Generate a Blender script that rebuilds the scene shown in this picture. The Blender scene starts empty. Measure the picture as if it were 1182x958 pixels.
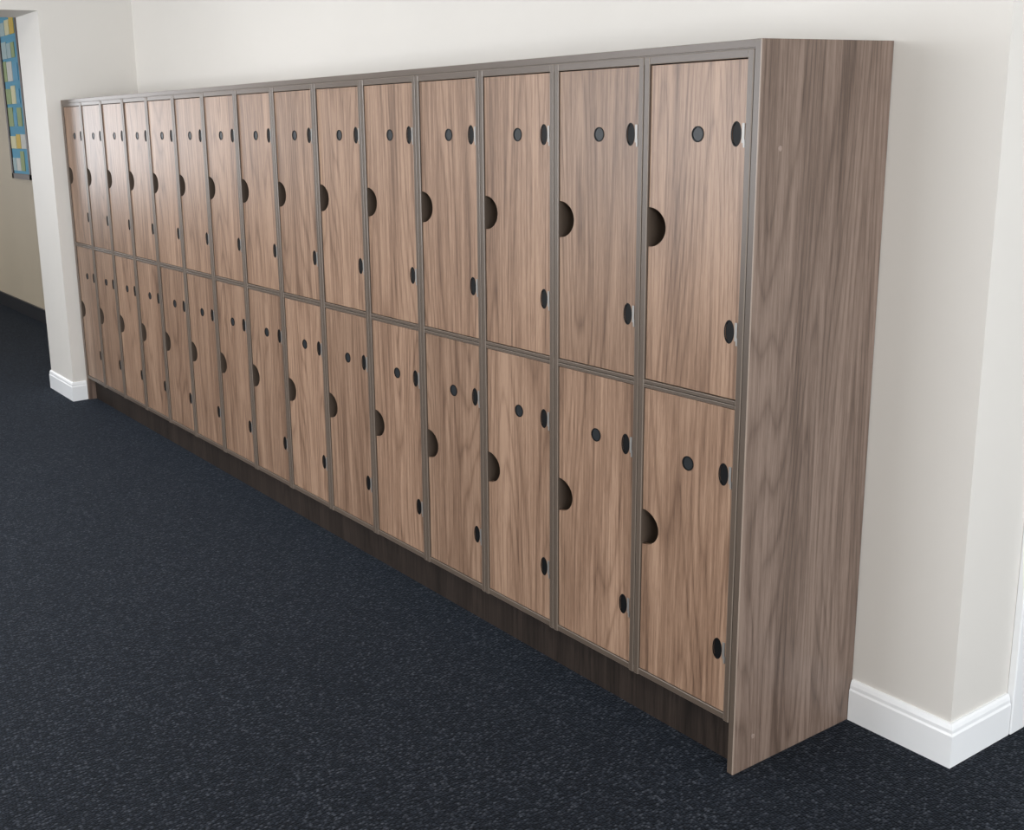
import bpy, bmesh, math, random
from mathutils import Vector, Matrix
random.seed(4)
C = bpy.context.scene.collection

# ---------------------------------------------------------------- materials
def new_mat(name):
    m = bpy.data.materials.new(name); m.use_nodes = True
    nt = m.node_tree; b = nt.nodes['Principled BSDF']
    return m, nt, b
def N(nt, t, **kw):
    n = nt.nodes.new(t)
    for k, v in kw.items(): setattr(n, k, v)
    return n
def L(nt, a, b): nt.links.new(a, b)
def plain(name, col, rough=.5, metal=0., spec=.5):
    m, nt, b = new_mat(name)
    b.inputs['Base Color'].default_value = (*col, 1)
    b.inputs['Roughness'].default_value = rough
    b.inputs['Metallic'].default_value = metal
    b.inputs['Specular IOR Level'].default_value = spec
    return m
def painted(name, col, rough=.6, var=.04, bump=.03, scale=120):
    m, nt, b = new_mat(name)
    n = N(nt, 'ShaderNodeTexNoise'); n.inputs['Scale'].default_value = 1.3; n.inputs['Detail'].default_value = 3
    geo = N(nt, 'ShaderNodeNewGeometry')
    L(nt, geo.outputs['Position'], n.inputs['Vector'])
    r = N(nt, 'ShaderNodeValToRGB')
    r.color_ramp.elements[0].position = .3; r.color_ramp.elements[1].position = .7
    r.color_ramp.elements[0].color = (*[c*(1-var) for c in col], 1)
    r.color_ramp.elements[1].color = (*[min(1, c*(1+var)) for c in col], 1)
    L(nt, n.outputs['Fac'], r.inputs['Fac']); L(nt, r.outputs['Color'], b.inputs['Base Color'])
    n2 = N(nt, 'ShaderNodeTexNoise'); n2.inputs['Scale'].default_value = scale
    L(nt, geo.outputs['Position'], n2.inputs['Vector'])
    bp = N(nt, 'ShaderNodeBump'); bp.inputs['Strength'].default_value = bump; bp.inputs['Distance'].default_value = .002
    L(nt, n2.outputs['Fac'], bp.inputs['Height']); L(nt, bp.outputs['Normal'], b.inputs['Normal'])
    b.inputs['Roughness'].default_value = rough
    return m

def wood(name, dark, mid, light, rough=.42, seed_by_object=True, off=(0, 0, 0), spec=.5):
    m, nt, b = new_mat(name)
    tc = N(nt, 'ShaderNodeTexCoord')
    base = tc.outputs['Object']
    add = N(nt, 'ShaderNodeVectorMath', operation='ADD')
    L(nt, base, add.inputs[0])
    if seed_by_object:
        oi = N(nt, 'ShaderNodeObjectInfo')
        mul = N(nt, 'ShaderNodeMath', operation='MULTIPLY'); mul.inputs[1].default_value = 37.0
        L(nt, oi.outputs['Random'], mul.inputs[0])
        cmb = N(nt, 'ShaderNodeCombineXYZ')
        L(nt, mul.outputs[0], cmb.inputs[0]); L(nt, mul.outputs[0], cmb.inputs[2])
        L(nt, cmb.outputs[0], add.inputs[1])
    else: add.inputs[1].default_value = off
    def mapped(s):
        mp = N(nt, 'ShaderNodeMapping'); mp.inputs['Scale'].default_value = s
        L(nt, add.outputs[0], mp.inputs['Vector']); return mp.outputs[0]
    # broad plank tone
    n0 = N(nt, 'ShaderNodeTexNoise'); n0.inputs['Scale'].default_value = 1; n0.inputs['Detail'].default_value = 3
    L(nt, mapped((14, 14, .45)), n0.inputs['Vector'])
    # long straight streaks
    n1 = N(nt, 'ShaderNodeTexNoise'); n1.inputs['Scale'].default_value = 1; n1.inputs['Detail'].default_value = 4
    n1.inputs['Roughness'].default_value = .65
    L(nt, mapped((105, 105, 2.6)), n1.inputs['Vector'])
    # fine pores
    n2 = N(nt, 'ShaderNodeTexNoise'); n2.inputs['Scale'].default_value = 1; n2.inputs['Detail'].default_value = 2
    L(nt, mapped((400, 400, 16)), n2.inputs['Vector'])
    # a few long cathedral arches: iso-lines of a smooth stretched noise
    n3 = N(nt, 'ShaderNodeTexNoise'); n3.inputs['Scale'].default_value = 1; n3.inputs['Detail'].default_value = 1.3
    n3.inputs['Roughness'].default_value = .35
    L(nt, mapped((5.5, 5.5, .5)), n3.inputs['Vector'])
    k = N(nt, 'ShaderNodeMath', operation='MULTIPLY'); k.inputs[1].default_value = 40
    L(nt, n3.outputs['Fac'], k.inputs[0])
    fr = N(nt, 'ShaderNodeMath', operation='PINGPONG'); fr.inputs[1].default_value = 1
    L(nt, k.outputs[0], fr.inputs[0])
    pw = N(nt, 'ShaderNodeMath', operation='POWER'); pw.inputs[1].default_value = 3.2
    L(nt, fr.outputs[0], pw.inputs[0])
    # short dark pore dashes
    ps = N(nt, 'ShaderNodeMapRange', interpolation_type='SMOOTHSTEP')
    ps.inputs['From Min'].default_value = .58; ps.inputs['From Max'].default_value = .70
    L(nt, n2.outputs['Fac'], ps.inputs['Value'])
    def ma(a, s, prev=None):
        q = N(nt, 'ShaderNodeMath', operation='MULTIPLY_ADD'); q.inputs[1].default_value = s
        L(nt, a, q.inputs[0])
        if prev is None: q.inputs[2].default_value = 0
        else: L(nt, prev, q.inputs[2])
        return q.outputs[0]
    v = ma(n0.outputs['Fac'], .36); v = ma(n1.outputs['Fac'], .46, v); v = ma(n2.outputs['Fac'], .26, v)
    v = ma(pw.outputs[0], -.095, v)
    v = ma(ps.outputs[0], -.09, v)
    r = N(nt, 'ShaderNodeValToRGB'); e = r.color_ramp.elements
    e[0].position = .35; e[0].color = (*dark, 1)
    e[1].position = .62; e[1].color = (*light, 1)
    em = e.new(.49); em.color = (*mid, 1)
    L(nt, v, r.inputs['Fac'])
    hv = N(nt, 'ShaderNodeHueSaturation')
    L(nt, r.outputs['Color'], hv.inputs['Color'])
    if seed_by_object:
        mr = N(nt, 'ShaderNodeMapRange'); mr.inputs['To Min'].default_value = .90; mr.inputs['To Max'].default_value = 1.09
        L(nt, oi.outputs['Random'], mr.inputs['Value']); L(nt, mr.outputs[0], hv.inputs['Value'])
    L(nt, hv.outputs['Color'], b.inputs['Base Color'])
    b.inputs['Roughness'].default_value = rough
    b.inputs['Specular IOR Level'].default_value = spec
    bp = N(nt, 'ShaderNodeBump'); bp.inputs['Strength'].default_value = .15; bp.inputs['Distance'].default_value = .0006
    L(nt, v, bp.inputs['Height']); L(nt, bp.outputs['Normal'], b.inputs['Normal'])
    return m

def carpet():
    m, nt, b = new_mat('carpet_charcoal_navy')
    geo = N(nt, 'ShaderNodeNewGeometry')
    mp = N(nt, 'ShaderNodeMapping'); mp.inputs['Rotation'].default_value = (0, 0, .1)
    mp.inputs['Scale'].default_value = (1, .62, 1)
    L(nt, geo.outputs['Position'], mp.inputs['Vector'])
    v = N(nt, 'ShaderNodeTexVoronoi'); v.inputs['Scale'].default_value = 175; v.inputs['Randomness'].default_value = .5
    L(nt, mp.outputs[0], v.inputs['Vector'])
    sep = N(nt, 'ShaderNodeSeparateColor'); L(nt, v.outputs['Color'], sep.inputs[0])
    r = N(nt, 'ShaderNodeValToRGB'); e = r.color_ramp.elements
    e[0].position = 0; e[0].color = (.0028, .0033, .0048, 1)
    e[1].position = 1; e[1].color = (.058, .064, .077, 1)
    q = e.new(.45); q.color = (.0062, .0076, .0112, 1)
    q = e.new(.78); q.color = (.0185, .0220, .0295, 1)
    L(nt, sep.outputs[0], r.inputs['Fac'])
    md = N(nt, 'ShaderNodeMapRange'); md.inputs['From Min'].default_value = .15; md.inputs['From Max'].default_value = .6
    md.inputs['To Min'].default_value = 1.2; md.inputs['To Max'].default_value = .3
    L(nt, v.outputs['Distance'], md.inputs['Value'])
    n = N(nt, 'ShaderNodeTexNoise'); n.inputs['Scale'].default_value = 2.2; n.inputs['Detail'].default_value = 3
    L(nt, geo.outputs['Position'], n.inputs['Vector'])
    mr = N(nt, 'ShaderNodeMapRange'); mr.inputs['To Min'].default_value = .8; mr.inputs['To Max'].default_value = 1.2
    L(nt, n.outputs['Fac'], mr.inputs['Value'])
    mm = N(nt, 'ShaderNodeMath', operation='MULTIPLY'); L(nt, md.outputs[0], mm.inputs[0]); L(nt, mr.outputs[0], mm.inputs[1])
    vs = N(nt, 'ShaderNodeVectorMath', operation='SCALE')
    L(nt, r.outputs['Color'], vs.inputs[0]); L(nt, mm.outputs[0], vs.inputs['Scale'])
    L(nt, vs.outputs[0], b.inputs['Base Color'])
    b.inputs['Roughness'].default_value = .8
    b.inputs['Specular IOR Level'].default_value = .12
    b.inputs['Sheen Weight'].default_value = .06
    b.inputs['Sheen Roughness'].default_value = .5
    b.inputs['Sheen Tint'].default_value = (.55, .72, 1, 1)
    inv = N(nt, 'ShaderNodeMath', operation='SUBTRACT'); inv.inputs[0].default_value = 1
    L(nt, v.outputs['Distance'], inv.inputs[1])
    bp = N(nt, 'ShaderNodeBump'); bp.inputs['Strength'].default_value = .8; bp.inputs['Distance'].default_value = .004
    L(nt, inv.outputs[0], bp.inputs['Height']); L(nt, bp.outputs['Normal'], b.inputs['Normal'])
    return m

M_wall = painted('wall_paint_cream', (.68, .652, .61), .55, .02)
M_wallcor = painted('wall_paint_corridor', (.56, .475, .35), .6)
M_ceil = painted('ceiling_paint', (.85, .84, .81), .7)
M_white = painted('white_gloss_trim', (.86, .87, .88), .3, .01, .01)
M_carpet = carpet()
M_door = wood('locker_door_oak', (.108, .062, .040), (.220, .134, .088), (.350, .228, .156), .34, spec=.42)
M_panel = wood('locker_end_panel_oak', (.076, .050, .037), (.148, .102, .079), (.238, .172, .136), .42, False, (3.3, 1.7, 5.1), spec=.4)
M_frame = painted('locker_frame_taupe', (.098, .073, .056), .34, .1, .02)
M_frame_hi = plain('locker_frame_edge_highlight', (.19, .155, .125), .3)  # paler bevel colour: painted highlight where frame edges catch the light
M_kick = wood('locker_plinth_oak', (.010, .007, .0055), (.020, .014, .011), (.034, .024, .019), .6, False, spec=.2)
M_inner = plain('locker_interior_brown', (.05, .03, .022), .6)
M_black = plain('black_plastic', (.003, .003, .0035), .5, 0, .2)
M_lock = plain('charcoal_lock_disc', (.014, .017, .020), .4, 0, .35)
M_steel = plain('steel_hinge', (.30, .29, .275), .45, .6)
M_edge = plain('pale_edge_band', (.30, .235, .19), .35)
M_dark = plain('dark_skirting', (.012, .013, .018), .4)
M_cap = plain('screw_cap', (.27, .20, .165), .4)

# ---------------------------------------------------------------- mesh helpers
def link(name, me, mats, parent=None):
    o = bpy.data.objects.new(name, me); C.objects.link(o)
    for m in mats:
        if m.name not in [x.name for x in me.materials if x]: me.materials.append(m)
    if parent: o.parent = parent
    return o
def bm_box(bm, x0, x1, y0, y1, z0, z1, mi=0, bev=0, bmi=None):
    ret = bmesh.ops.create_cube(bm, size=1)
    vs = ret['verts']
    for v in vs:
        v.co = Vector(((x0+x1)/2+v.co.x*(x1-x0), (y0+y1)/2+v.co.y*(y1-y0), (z0+z1)/2+v.co.z*(z1-z0)))
    fs = set(f for v in vs for f in v.link_faces)
    for f in fs: f.material_index = mi
    if bev:
        es = list(set(e for v in vs for e in v.link_edges))
        r = bmesh.ops.bevel(bm, geom=es, offset=bev, segments=2, affect='EDGES', profile=.5)
        for f in r['faces']: f.material_index = mi if bmi is None else bmi
def boxes(name, lst, mats, parent=None, bev=0, bmi=None):
    bm = bmesh.new()
    for b in lst:
        bm_box(bm, *b[:6], mi=(b[6] if len(b) > 6 else 0), bev=bev, bmi=bmi)
    me = bpy.data.meshes.new(name); bm.to_mesh(me); bm.free()
    return link(name, me, mats, parent)
def sweep(name, path, prof, mat, side=1):
    """prof: list of (outward, z); path 2D polyline; side=1 -> right hand normal"""
    bm = bmesh.new(); P = [Vector(p) for p in path]; rows = []
    for i, p in enumerate(P):
        ns = []
        if i > 0: d = (P[i]-P[i-1]).normalized(); ns.append(Vector((d.y, -d.x))*side)
        if i < len(P)-1: d = (P[i+1]-P[i]).normalized(); ns.append(Vector((d.y, -d.x))*side)
        if len(ns) == 2:
            n = (ns[0]+ns[1]); n = n/(n.dot(ns[0]))
        else: n = ns[0]
        rows.append([bm.verts.new((p.x+n.x*o, p.y+n.y*o, z)) for o, z in prof])
    k = len(prof)
    for i in range(len(rows)-1):
        for j in range(k):
            bm.faces.new((rows[i][j], rows[i+1][j], rows[i+1][(j+1) % k], rows[i][(j+1) % k]))
    bm.faces.new(rows[0]); bm.faces.new(rows[-1])
    bmesh.ops.recalc_face_normals(bm, faces=bm.faces)
    me = bpy.data.meshes.new(name); bm.to_mesh(me); bm.free()
    return link(name, me, [mat])

# ---------------------------------------------------------------- dimensions
W = .3361; H = 1.80; D = .4787; NC = 15
XL = -(.036+NC*W)        # left end of the bank
WX = -5.09               # near face of the left nib wall
WF = -5.55               # far face of the left nib wall
CX = .285                # outer corner to the right
ZC = 2.9

# ---------------------------------------------------------------- room shell
boxes('floor', [(-12.2, 4.4, -4.4, 2.7, -.05, 0)], [M_carpet])
boxes('ceiling', [(-12.2, 4.4, -4.4, 2.7, ZC, ZC+.1)], [M_ceil])
boxes('wall_back', [(WF, CX, D, .6, 0, ZC)], [M_wall])
boxes('wall_return', [(.165, CX, .6, .745, 0, ZC), (.165, CX, .745, 1.70, 2.06, ZC), (.165, CX, 1.70, 2.6, 0, ZC)], [M_wall])
boxes('wall_far_right', [(.165, 4.4, 2.6, 2.7, 0, ZC)], [M_wall])
boxes('wall_left', [(WF, WX, -.08, D, 0, ZC)], [M_wall])
boxes('wall_header', [(WF, WX, -4.2, -.08, 2.30, ZC)], [M_wall])
boxes('wall_left_pier', [(WF, WX, -4.2, -3.4, 0, 2.30)], [M_wall])
boxes('wall_corridor', [(-12.1, WF, .6, .7, 0, ZC)], [M_wallcor])
cy0, cy1, cz0, cz1 = -3.9, -1.2, .85, 2.35
boxes('wall_corridor_end', [(-12.2, -12.1, -4.2, cy0, 0, ZC), (-12.2, -12.1, cy1, .7, 0, ZC),
                            (-12.2, -12.1, cy0, cy1, 0, cz0), (-12.2, -12.1, cy0, cy1, cz1, ZC)], [M_wallcor])
# front wall (behind the viewer) with a long window opening
wx0, wx1, wz0, wz1 = -5.0, -.6, .85, 2.45
boxes('wall_front', [(-12.2, wx0, -4.3, -4.2, 0, ZC), (wx1, 4.4, -4.3, -4.2, 0, ZC),
                     (wx0, wx1, -4.3, -4.2, 0, wz0), (wx0, wx1, -4.3, -4.2, wz1, ZC)], [M_wall])
ry0, ry1, rz0, rz1 = -3.4, .6, .5, 2.45
boxes('wall_right', [(4.3, 4.4, -4.2, ry0, 0, ZC), (4.3, 4.4, ry1, 2.6, 0, ZC),
                     (4.3, 4.4, ry0, ry1, 0, rz0), (4.3, 4.4, ry0, ry1, rz1, ZC)], [M_wall])
def win_frame(name, axis, a0, a1, z0, z1, p, n):
    l = []; t = .05
    def bx(u0, u1, v0, v1):
        return (u0, u1, p-.03, p+.03, v0, v1) if axis == 'x' else (p-.03, p+.03, u0, u1, v0, v1)
    l += [bx(a0, a1, z0, z0+t), bx(a0, a1, z1-t, z1), bx(a0, a0+t, z0, z1), bx(a1-t, a1, z0, z1)]
    for i in range(1, n):
        c = a0+(a1-a0)*i/n; l.append(bx(c-t/2, c+t/2, z0, z1))
    boxes(name, l, [M_white])
win_frame('window_1', 'x', wx0, wx1, wz0, wz1, -4.25, 4)
win_frame('window_2', 'y', ry0, ry1, rz0, rz1, 4.35, 3)
win_frame('window_3', 'y', cy0, cy1, cz0, cz1, -12.15, 2)

# skirtings
prof = [(0, 0), (.016, 0), (.016, .088), (.013, .094), (.0125, .103), (.009, .112), (.006, .117), (0, .117)]
sweep('baseboard_back', [(.002, D), (CX, D), (CX, .735)], prof, M_white, 1)
sweep('baseboard_left', [(WX, -.002), (WX, -.08), (WF, -.08)], prof, M_white, -1)
sweep('baseboard_corridor', [(-12.1, .6), (WF, .6)], [(0, 0), (.018, 0), (.018, .12), (0, .12)], M_dark, 1)
# door + architrave on the return wall
boxes('trim_1', [(CX, CX+.02, .738, .808, 0, 2.12), (CX, CX+.02, 1.64, 1.71, 0, 2.12), (CX, CX+.02, .808, 1.64, 2.05, 2.12),
                 (.165, CX, .745, .775, 0, 2.06), (.165, CX, 1.67, 1.70, 0, 2.06), (.165, CX, .775, 1.67, 2.03, 2.06)], [M_white], bev=.003)
door = bpy.data.objects.new('door_1', None); C.objects.link(door)
boxes('leaf', [(.20, .24, .78, 1.665, .006, 2.025)], [M_white], door, .002)
boxes('raised_panels', [(.24, .246, .88, 1.565, .2, .95), (.24, .246, .88, 1.565, 1.1, 1.9)], [M_white], door, .002)
boxes('handle', [(.24, .29, .84, .855, 1.0, 1.015), (.28, .292, .84, .96, 1.0, 1.015)], [M_steel], door, .002)

# ---------------------------------------------------------------- notice board in the corridor
nb = bpy.data.objects.new('notice_board', None); C.objects.link(nb)
bx0, bx1, bz0, bz1 = -8.55, -7.96, 1.22, 2.72
boxes('frame', [(bx0, bx1, .575, .6, bz0, bz0+.045), (bx0, bx1, .575, .6, bz1-.045, bz1),
                (bx0, bx0+.045, .575, .6, bz0, bz1), (bx1-.045, bx1, .575, .6, bz0, bz1)],
      [plain('board_frame', (.07, .045, .035), .5)], nb)
boxes('backing', [(bx0+.02, bx1-.02, .585, .6, bz0+.02, bz1-.02)], [plain('board_blue_cloth', (.13, .42, .62), .8)], nb)
cols = [(.75, .75, .7), (.8, .55, .08), (.12, .4, .62), (.45, .6, .62), (.85, .8, .5), (.1, .2, .35), (.35, .45, .2)]
pm = [plain('paper_%d' % i, c, .7) for i, c in enumerate(cols)]
pl = []
z = bz0+.07
while z < bz1-.2:
    x = bx0+.06
    while x < bx1-.16:
        w = min(random.uniform(.08, .16), bx1-.06-x); h = random.uniform(.1, .17)
        pl.append((x, x+w, .580, .584, z, z+h, random.randrange(7)))
        x += w+.015
    z += .185
boxes('papers', pl, pm, nb)

# ---------------------------------------------------------------- locker bank
bank = bpy.data.objects.new('locker_bank', None); C.objects.link(bank)
boxes('end_panel', [(-.018, 0, 0, D-.002, 0, H)], [M_panel], bank, .0008)
boxes('end_panel_edge_band', [(-.0175, -.0005, -.0012, 0, .001, H-.001)], [M_frame], bank)
boxes('end_panel_pale_edge', [(-.0022, .0002, -.0016, .0010, .001, H-.001)], [M_edge], bank)  # thin paler strip along the panel's front corner
bmc = bmesh.new()
for (y, z) in [(.075, 1.56), (.072, .085)]:
    bmesh.ops.create_cone(bmc, segments=20, radius1=.0065, radius2=.0055, depth=.0008, cap_ends=True,
                          matrix=Matrix.Translation((.0004, y, z)) @ Matrix.Rotation(math.pi/2, 4, 'Y'))
me = bpy.data.meshes.new('screw_caps'); bmc.to_mesh(me); bmc.free(); link('screw_caps', me, [M_cap], bank)

boxes('far_end_panel', [(XL, XL+.018, 0, D-.002, 0, H)], [M_panel], bank, .0008)
boxes('scribe_strip', [(WX+.001, XL, .006, .03, 0, H-.002)], [M_frame], bank)
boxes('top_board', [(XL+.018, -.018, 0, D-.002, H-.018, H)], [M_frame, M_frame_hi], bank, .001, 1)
# stiles: pairs of carcass side edges with a groove between
st = []
for k in range(NC+1):
    c = -(.018+k*W)
    if k < NC: st.append((c-.0178, c-.0013, -.0030, D-.01, .139, H-.0205))
    if k > 0: st.append((c+.0013, c+.0178, -.0030, D-.01, .139, H-.0205))
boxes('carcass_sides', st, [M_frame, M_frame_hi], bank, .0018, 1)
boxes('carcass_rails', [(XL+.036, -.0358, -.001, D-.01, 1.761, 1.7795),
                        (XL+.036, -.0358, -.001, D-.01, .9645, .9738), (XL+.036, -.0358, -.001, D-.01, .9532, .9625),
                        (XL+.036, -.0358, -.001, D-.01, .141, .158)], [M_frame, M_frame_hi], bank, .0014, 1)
boxes('top_packer', [(XL+.018, -.018, .003, .02, 1.775, 1.785)], [M_frame], bank)
boxes('carcass_back', [(XL+.018, -.018, D-.012, D-.004, .14, H-.018)], [M_inner], bank)
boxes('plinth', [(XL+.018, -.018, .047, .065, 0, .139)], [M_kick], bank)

def ell(cx, cz, a, b, n=32, t0=0, t1=2*math.pi, closed=True):
    m = n if closed else n+1
    return [(cx+a*math.cos(t0+(t1-t0)*i/n), cz+b*math.sin(t0+(t1-t0)*i/n)) for i in range(m)]
def door_mesh(name, hgt, zc_notch, z_circ, z_low):
    """local origin: right/bottom corner; x negative to the left, z up"""
    w = .2965
    out = [(-w, 0), (0, 0), (0, hgt), (-w, hgt)]
    out += ell(-w, zc_notch, .058, .050, 24, math.pi/2, -math.pi/2, False)
    cu = bpy.data.curves.new(name, 'CURVE'); cu.dimensions = '2D'; cu.fill_mode = 'BOTH'
    cu.extrude = .0085; cu.bevel_depth = .0006; cu.bevel_resolution = 1
    for pts in (out, ell(-.143, z_circ, .0175, .0175), ell(-.0285, z_circ, .0125, .0265), ell(-.0285, z_low, .0125, .0265)):
        s = cu.splines.new('POLY'); s.points.add(len(pts)-1); s.use_cyclic_u = True
        for p, q in zip(s.points, pts): p.co = (q[0], q[1], 0, 1)
    o = bpy.data.objects.new(name, cu); C.objects.link(o)
    dg = bpy.context.evaluated_depsgraph_get()
    me = bpy.data.meshes.new_from_object(o.evaluated_get(dg))
    bpy.data.objects.remove(o)
    me.transform(Matrix.Rotation(math.pi/2, 4, 'X'))
    me.materials.clear(); me.materials.append(M_door); me.name = name
    return me
def fit_mesh(name, z_circ, z_low):
    bm = bmesh.new()
    def disc(cx, cz, a, b, y0, y1, mi, n=32):
        f = [bm.verts.new((x, y0, z)) for x, z in ell(cx, cz, a, b, n)]
        g = [bm.verts.new((x, y1, z)) for x, z in ell(cx, cz, a, b, n)]
        fa = [bm.faces.new(f)] + [bm.faces.new((f[i], g[i], g[(i+1) % n], f[(i+1) % n])) for i in range(n)]
        for q in fa: q.material_index = mi
    def ring(cx, cz, a, b, t, y0, y1, mi, n=32):
        A = ell(cx, cz, a, b, n); B = ell(cx, cz, a-t, b-t, n)
        R = [[bm.verts.new((x, y, z)) for x, z in P] for P, y in ((A, y1), (A, y0), (B, y0), (B, y1))]
        for r in range(3):
            for i in range(n):
                q = bm.faces.new((R[r][i], R[r+1][i], R[r+1][(i+1) % n], R[r][(i+1) % n])); q.material_index = mi
    for zz in (z_circ, z_low):
        disc(-.0285, zz, .0126, .0266, -.0080, .004, 0)
        ring(-.0285, zz, .0150, .0285, .0030, -.0098, -.003, 0)
        # hinge plate visible between the oval and the stile
        bm_box(bm, -.0115, -.0035, -.0108, -.0088, zz-.020, zz+.024, 2)
        bm_box(bm, -.0055, -.0005, -.0126, -.0088, zz-.030, zz-.012, 2)
    disc(-.143, z_circ, .0160, .0160, -.0088, .004, 1)
    ring(-.143, z_circ, .0188, .0188, .0030, -.0104, -.003, 0)
    bmesh.ops.recalc_face_normals(bm, faces=bm.faces)
    me = bpy.data.meshes.new(name); bm.to_mesh(me); bm.free()
    for m in (M_black, M_lock, M_steel): me.materials.append(m)
    return me
zu0, zu1 = .9765, 1.7580
zl0, zl1 = .1605, .9505
up = door_mesh('upper_door', zu1-zu0, 1.367-zu0, 1.595-zu0, 1.137-zu0)
lo = door_mesh('lower_door', zl1-zl0, .571-zl0, .784-zl0, .324-zl0)
fu = fit_mesh('upper_fit', 1.595-zu0, 1.137-zu0)
fl = fit_mesh('lower_fit', .784-zl0, .324-zl0)
for k in range(NC):
    x = -(.0378+k*W)
    for nm, me, ft, z in (('upper', up, fu, zu0), ('lower', lo, fl, zl0)):
        dy = random.uniform(.0095, .0115)
        for tag, mm in (('door', me), ('fittings', ft)):
            o = bpy.data.objects.new('%s_%s_%d' % (nm, tag, k+1), mm); C.objects.link(o)
            o.parent = bank; o.location = (x, dy+.001, z)

# ---------------------------------------------------------------- light
def area(name, loc, rot, sx, sy, e, col):
    l = bpy.data.lights.new(name, 'AREA'); l.shape = 'RECTANGLE'; l.size = sx; l.size_y = sy; l.energy = e; l.color = col
    o = bpy.data.objects.new(name, l); C.objects.link(o); o.location = loc; o.rotation_euler = rot
    return o
area('window_daylight_front', (-2.8, -4.18, 1.65), (math.radians(90), 0, 0), 4.3, 1.5, 150, (.94, .965, 1))
area('window_daylight_right', (4.28, -1.4, 1.5), (math.radians(90), 0, math.radians(90)), 3.9, 1.9, 175, (.94, .97, 1))
area('window_daylight_corridor', (-12.08, -2.55, 1.6), (math.radians(90), 0, math.radians(-90)), 2.6, 1.4, 68, (.97, .98, 1))
w = bpy.data.worlds.new('World'); bpy.context.scene.world = w; w.use_nodes = True
w.node_tree.nodes['Background'].inputs[0].default_value = (.75, .85, 1, 1)
w.node_tree.nodes['Background'].inputs[1].default_value = 1.0
# unseen ceiling panels, added as soft fill for the room
for i, (x, y) in enumerate([(-3.4, -2.0), (.8, -2.0)]):
    p = bpy.data.objects.new('ceiling_fill_light' if i == 0 else 'ceiling_fill_light.%03d' % i, None); C.objects.link(p)
    boxes('housing', [(x-.3, x+.3, y-.3, y+.3, ZC-.03, ZC)], [M_white], p, .003)
    a = area('fill_lamp', (x, y, ZC-.035), (0, 0, 0), .56, .56, 24, (1, .93, .84)); a.parent = p

# ---------------------------------------------------------------- camera
cam = bpy.data.cameras.new('camera'); co = bpy.data.objects.new('camera', cam); C.objects.link(co)
co.location = (1.715, -2.0724, 1.6561); co.rotation_euler = (1.3449, .0276, .9842)
cam.sensor_fit = 'HORIZONTAL'; cam.sensor_width = 36; cam.lens = 1306.2/1182*36
cam.shift_x = 118.7/1182; cam.shift_y = -45.3/1182
cam.clip_start = .05; cam.clip_end = 100
bpy.context.scene.camera = co
bpy.context.scene.view_settings.view_transform = 'Standard'
bpy.context.scene.view_settings.exposure = 0
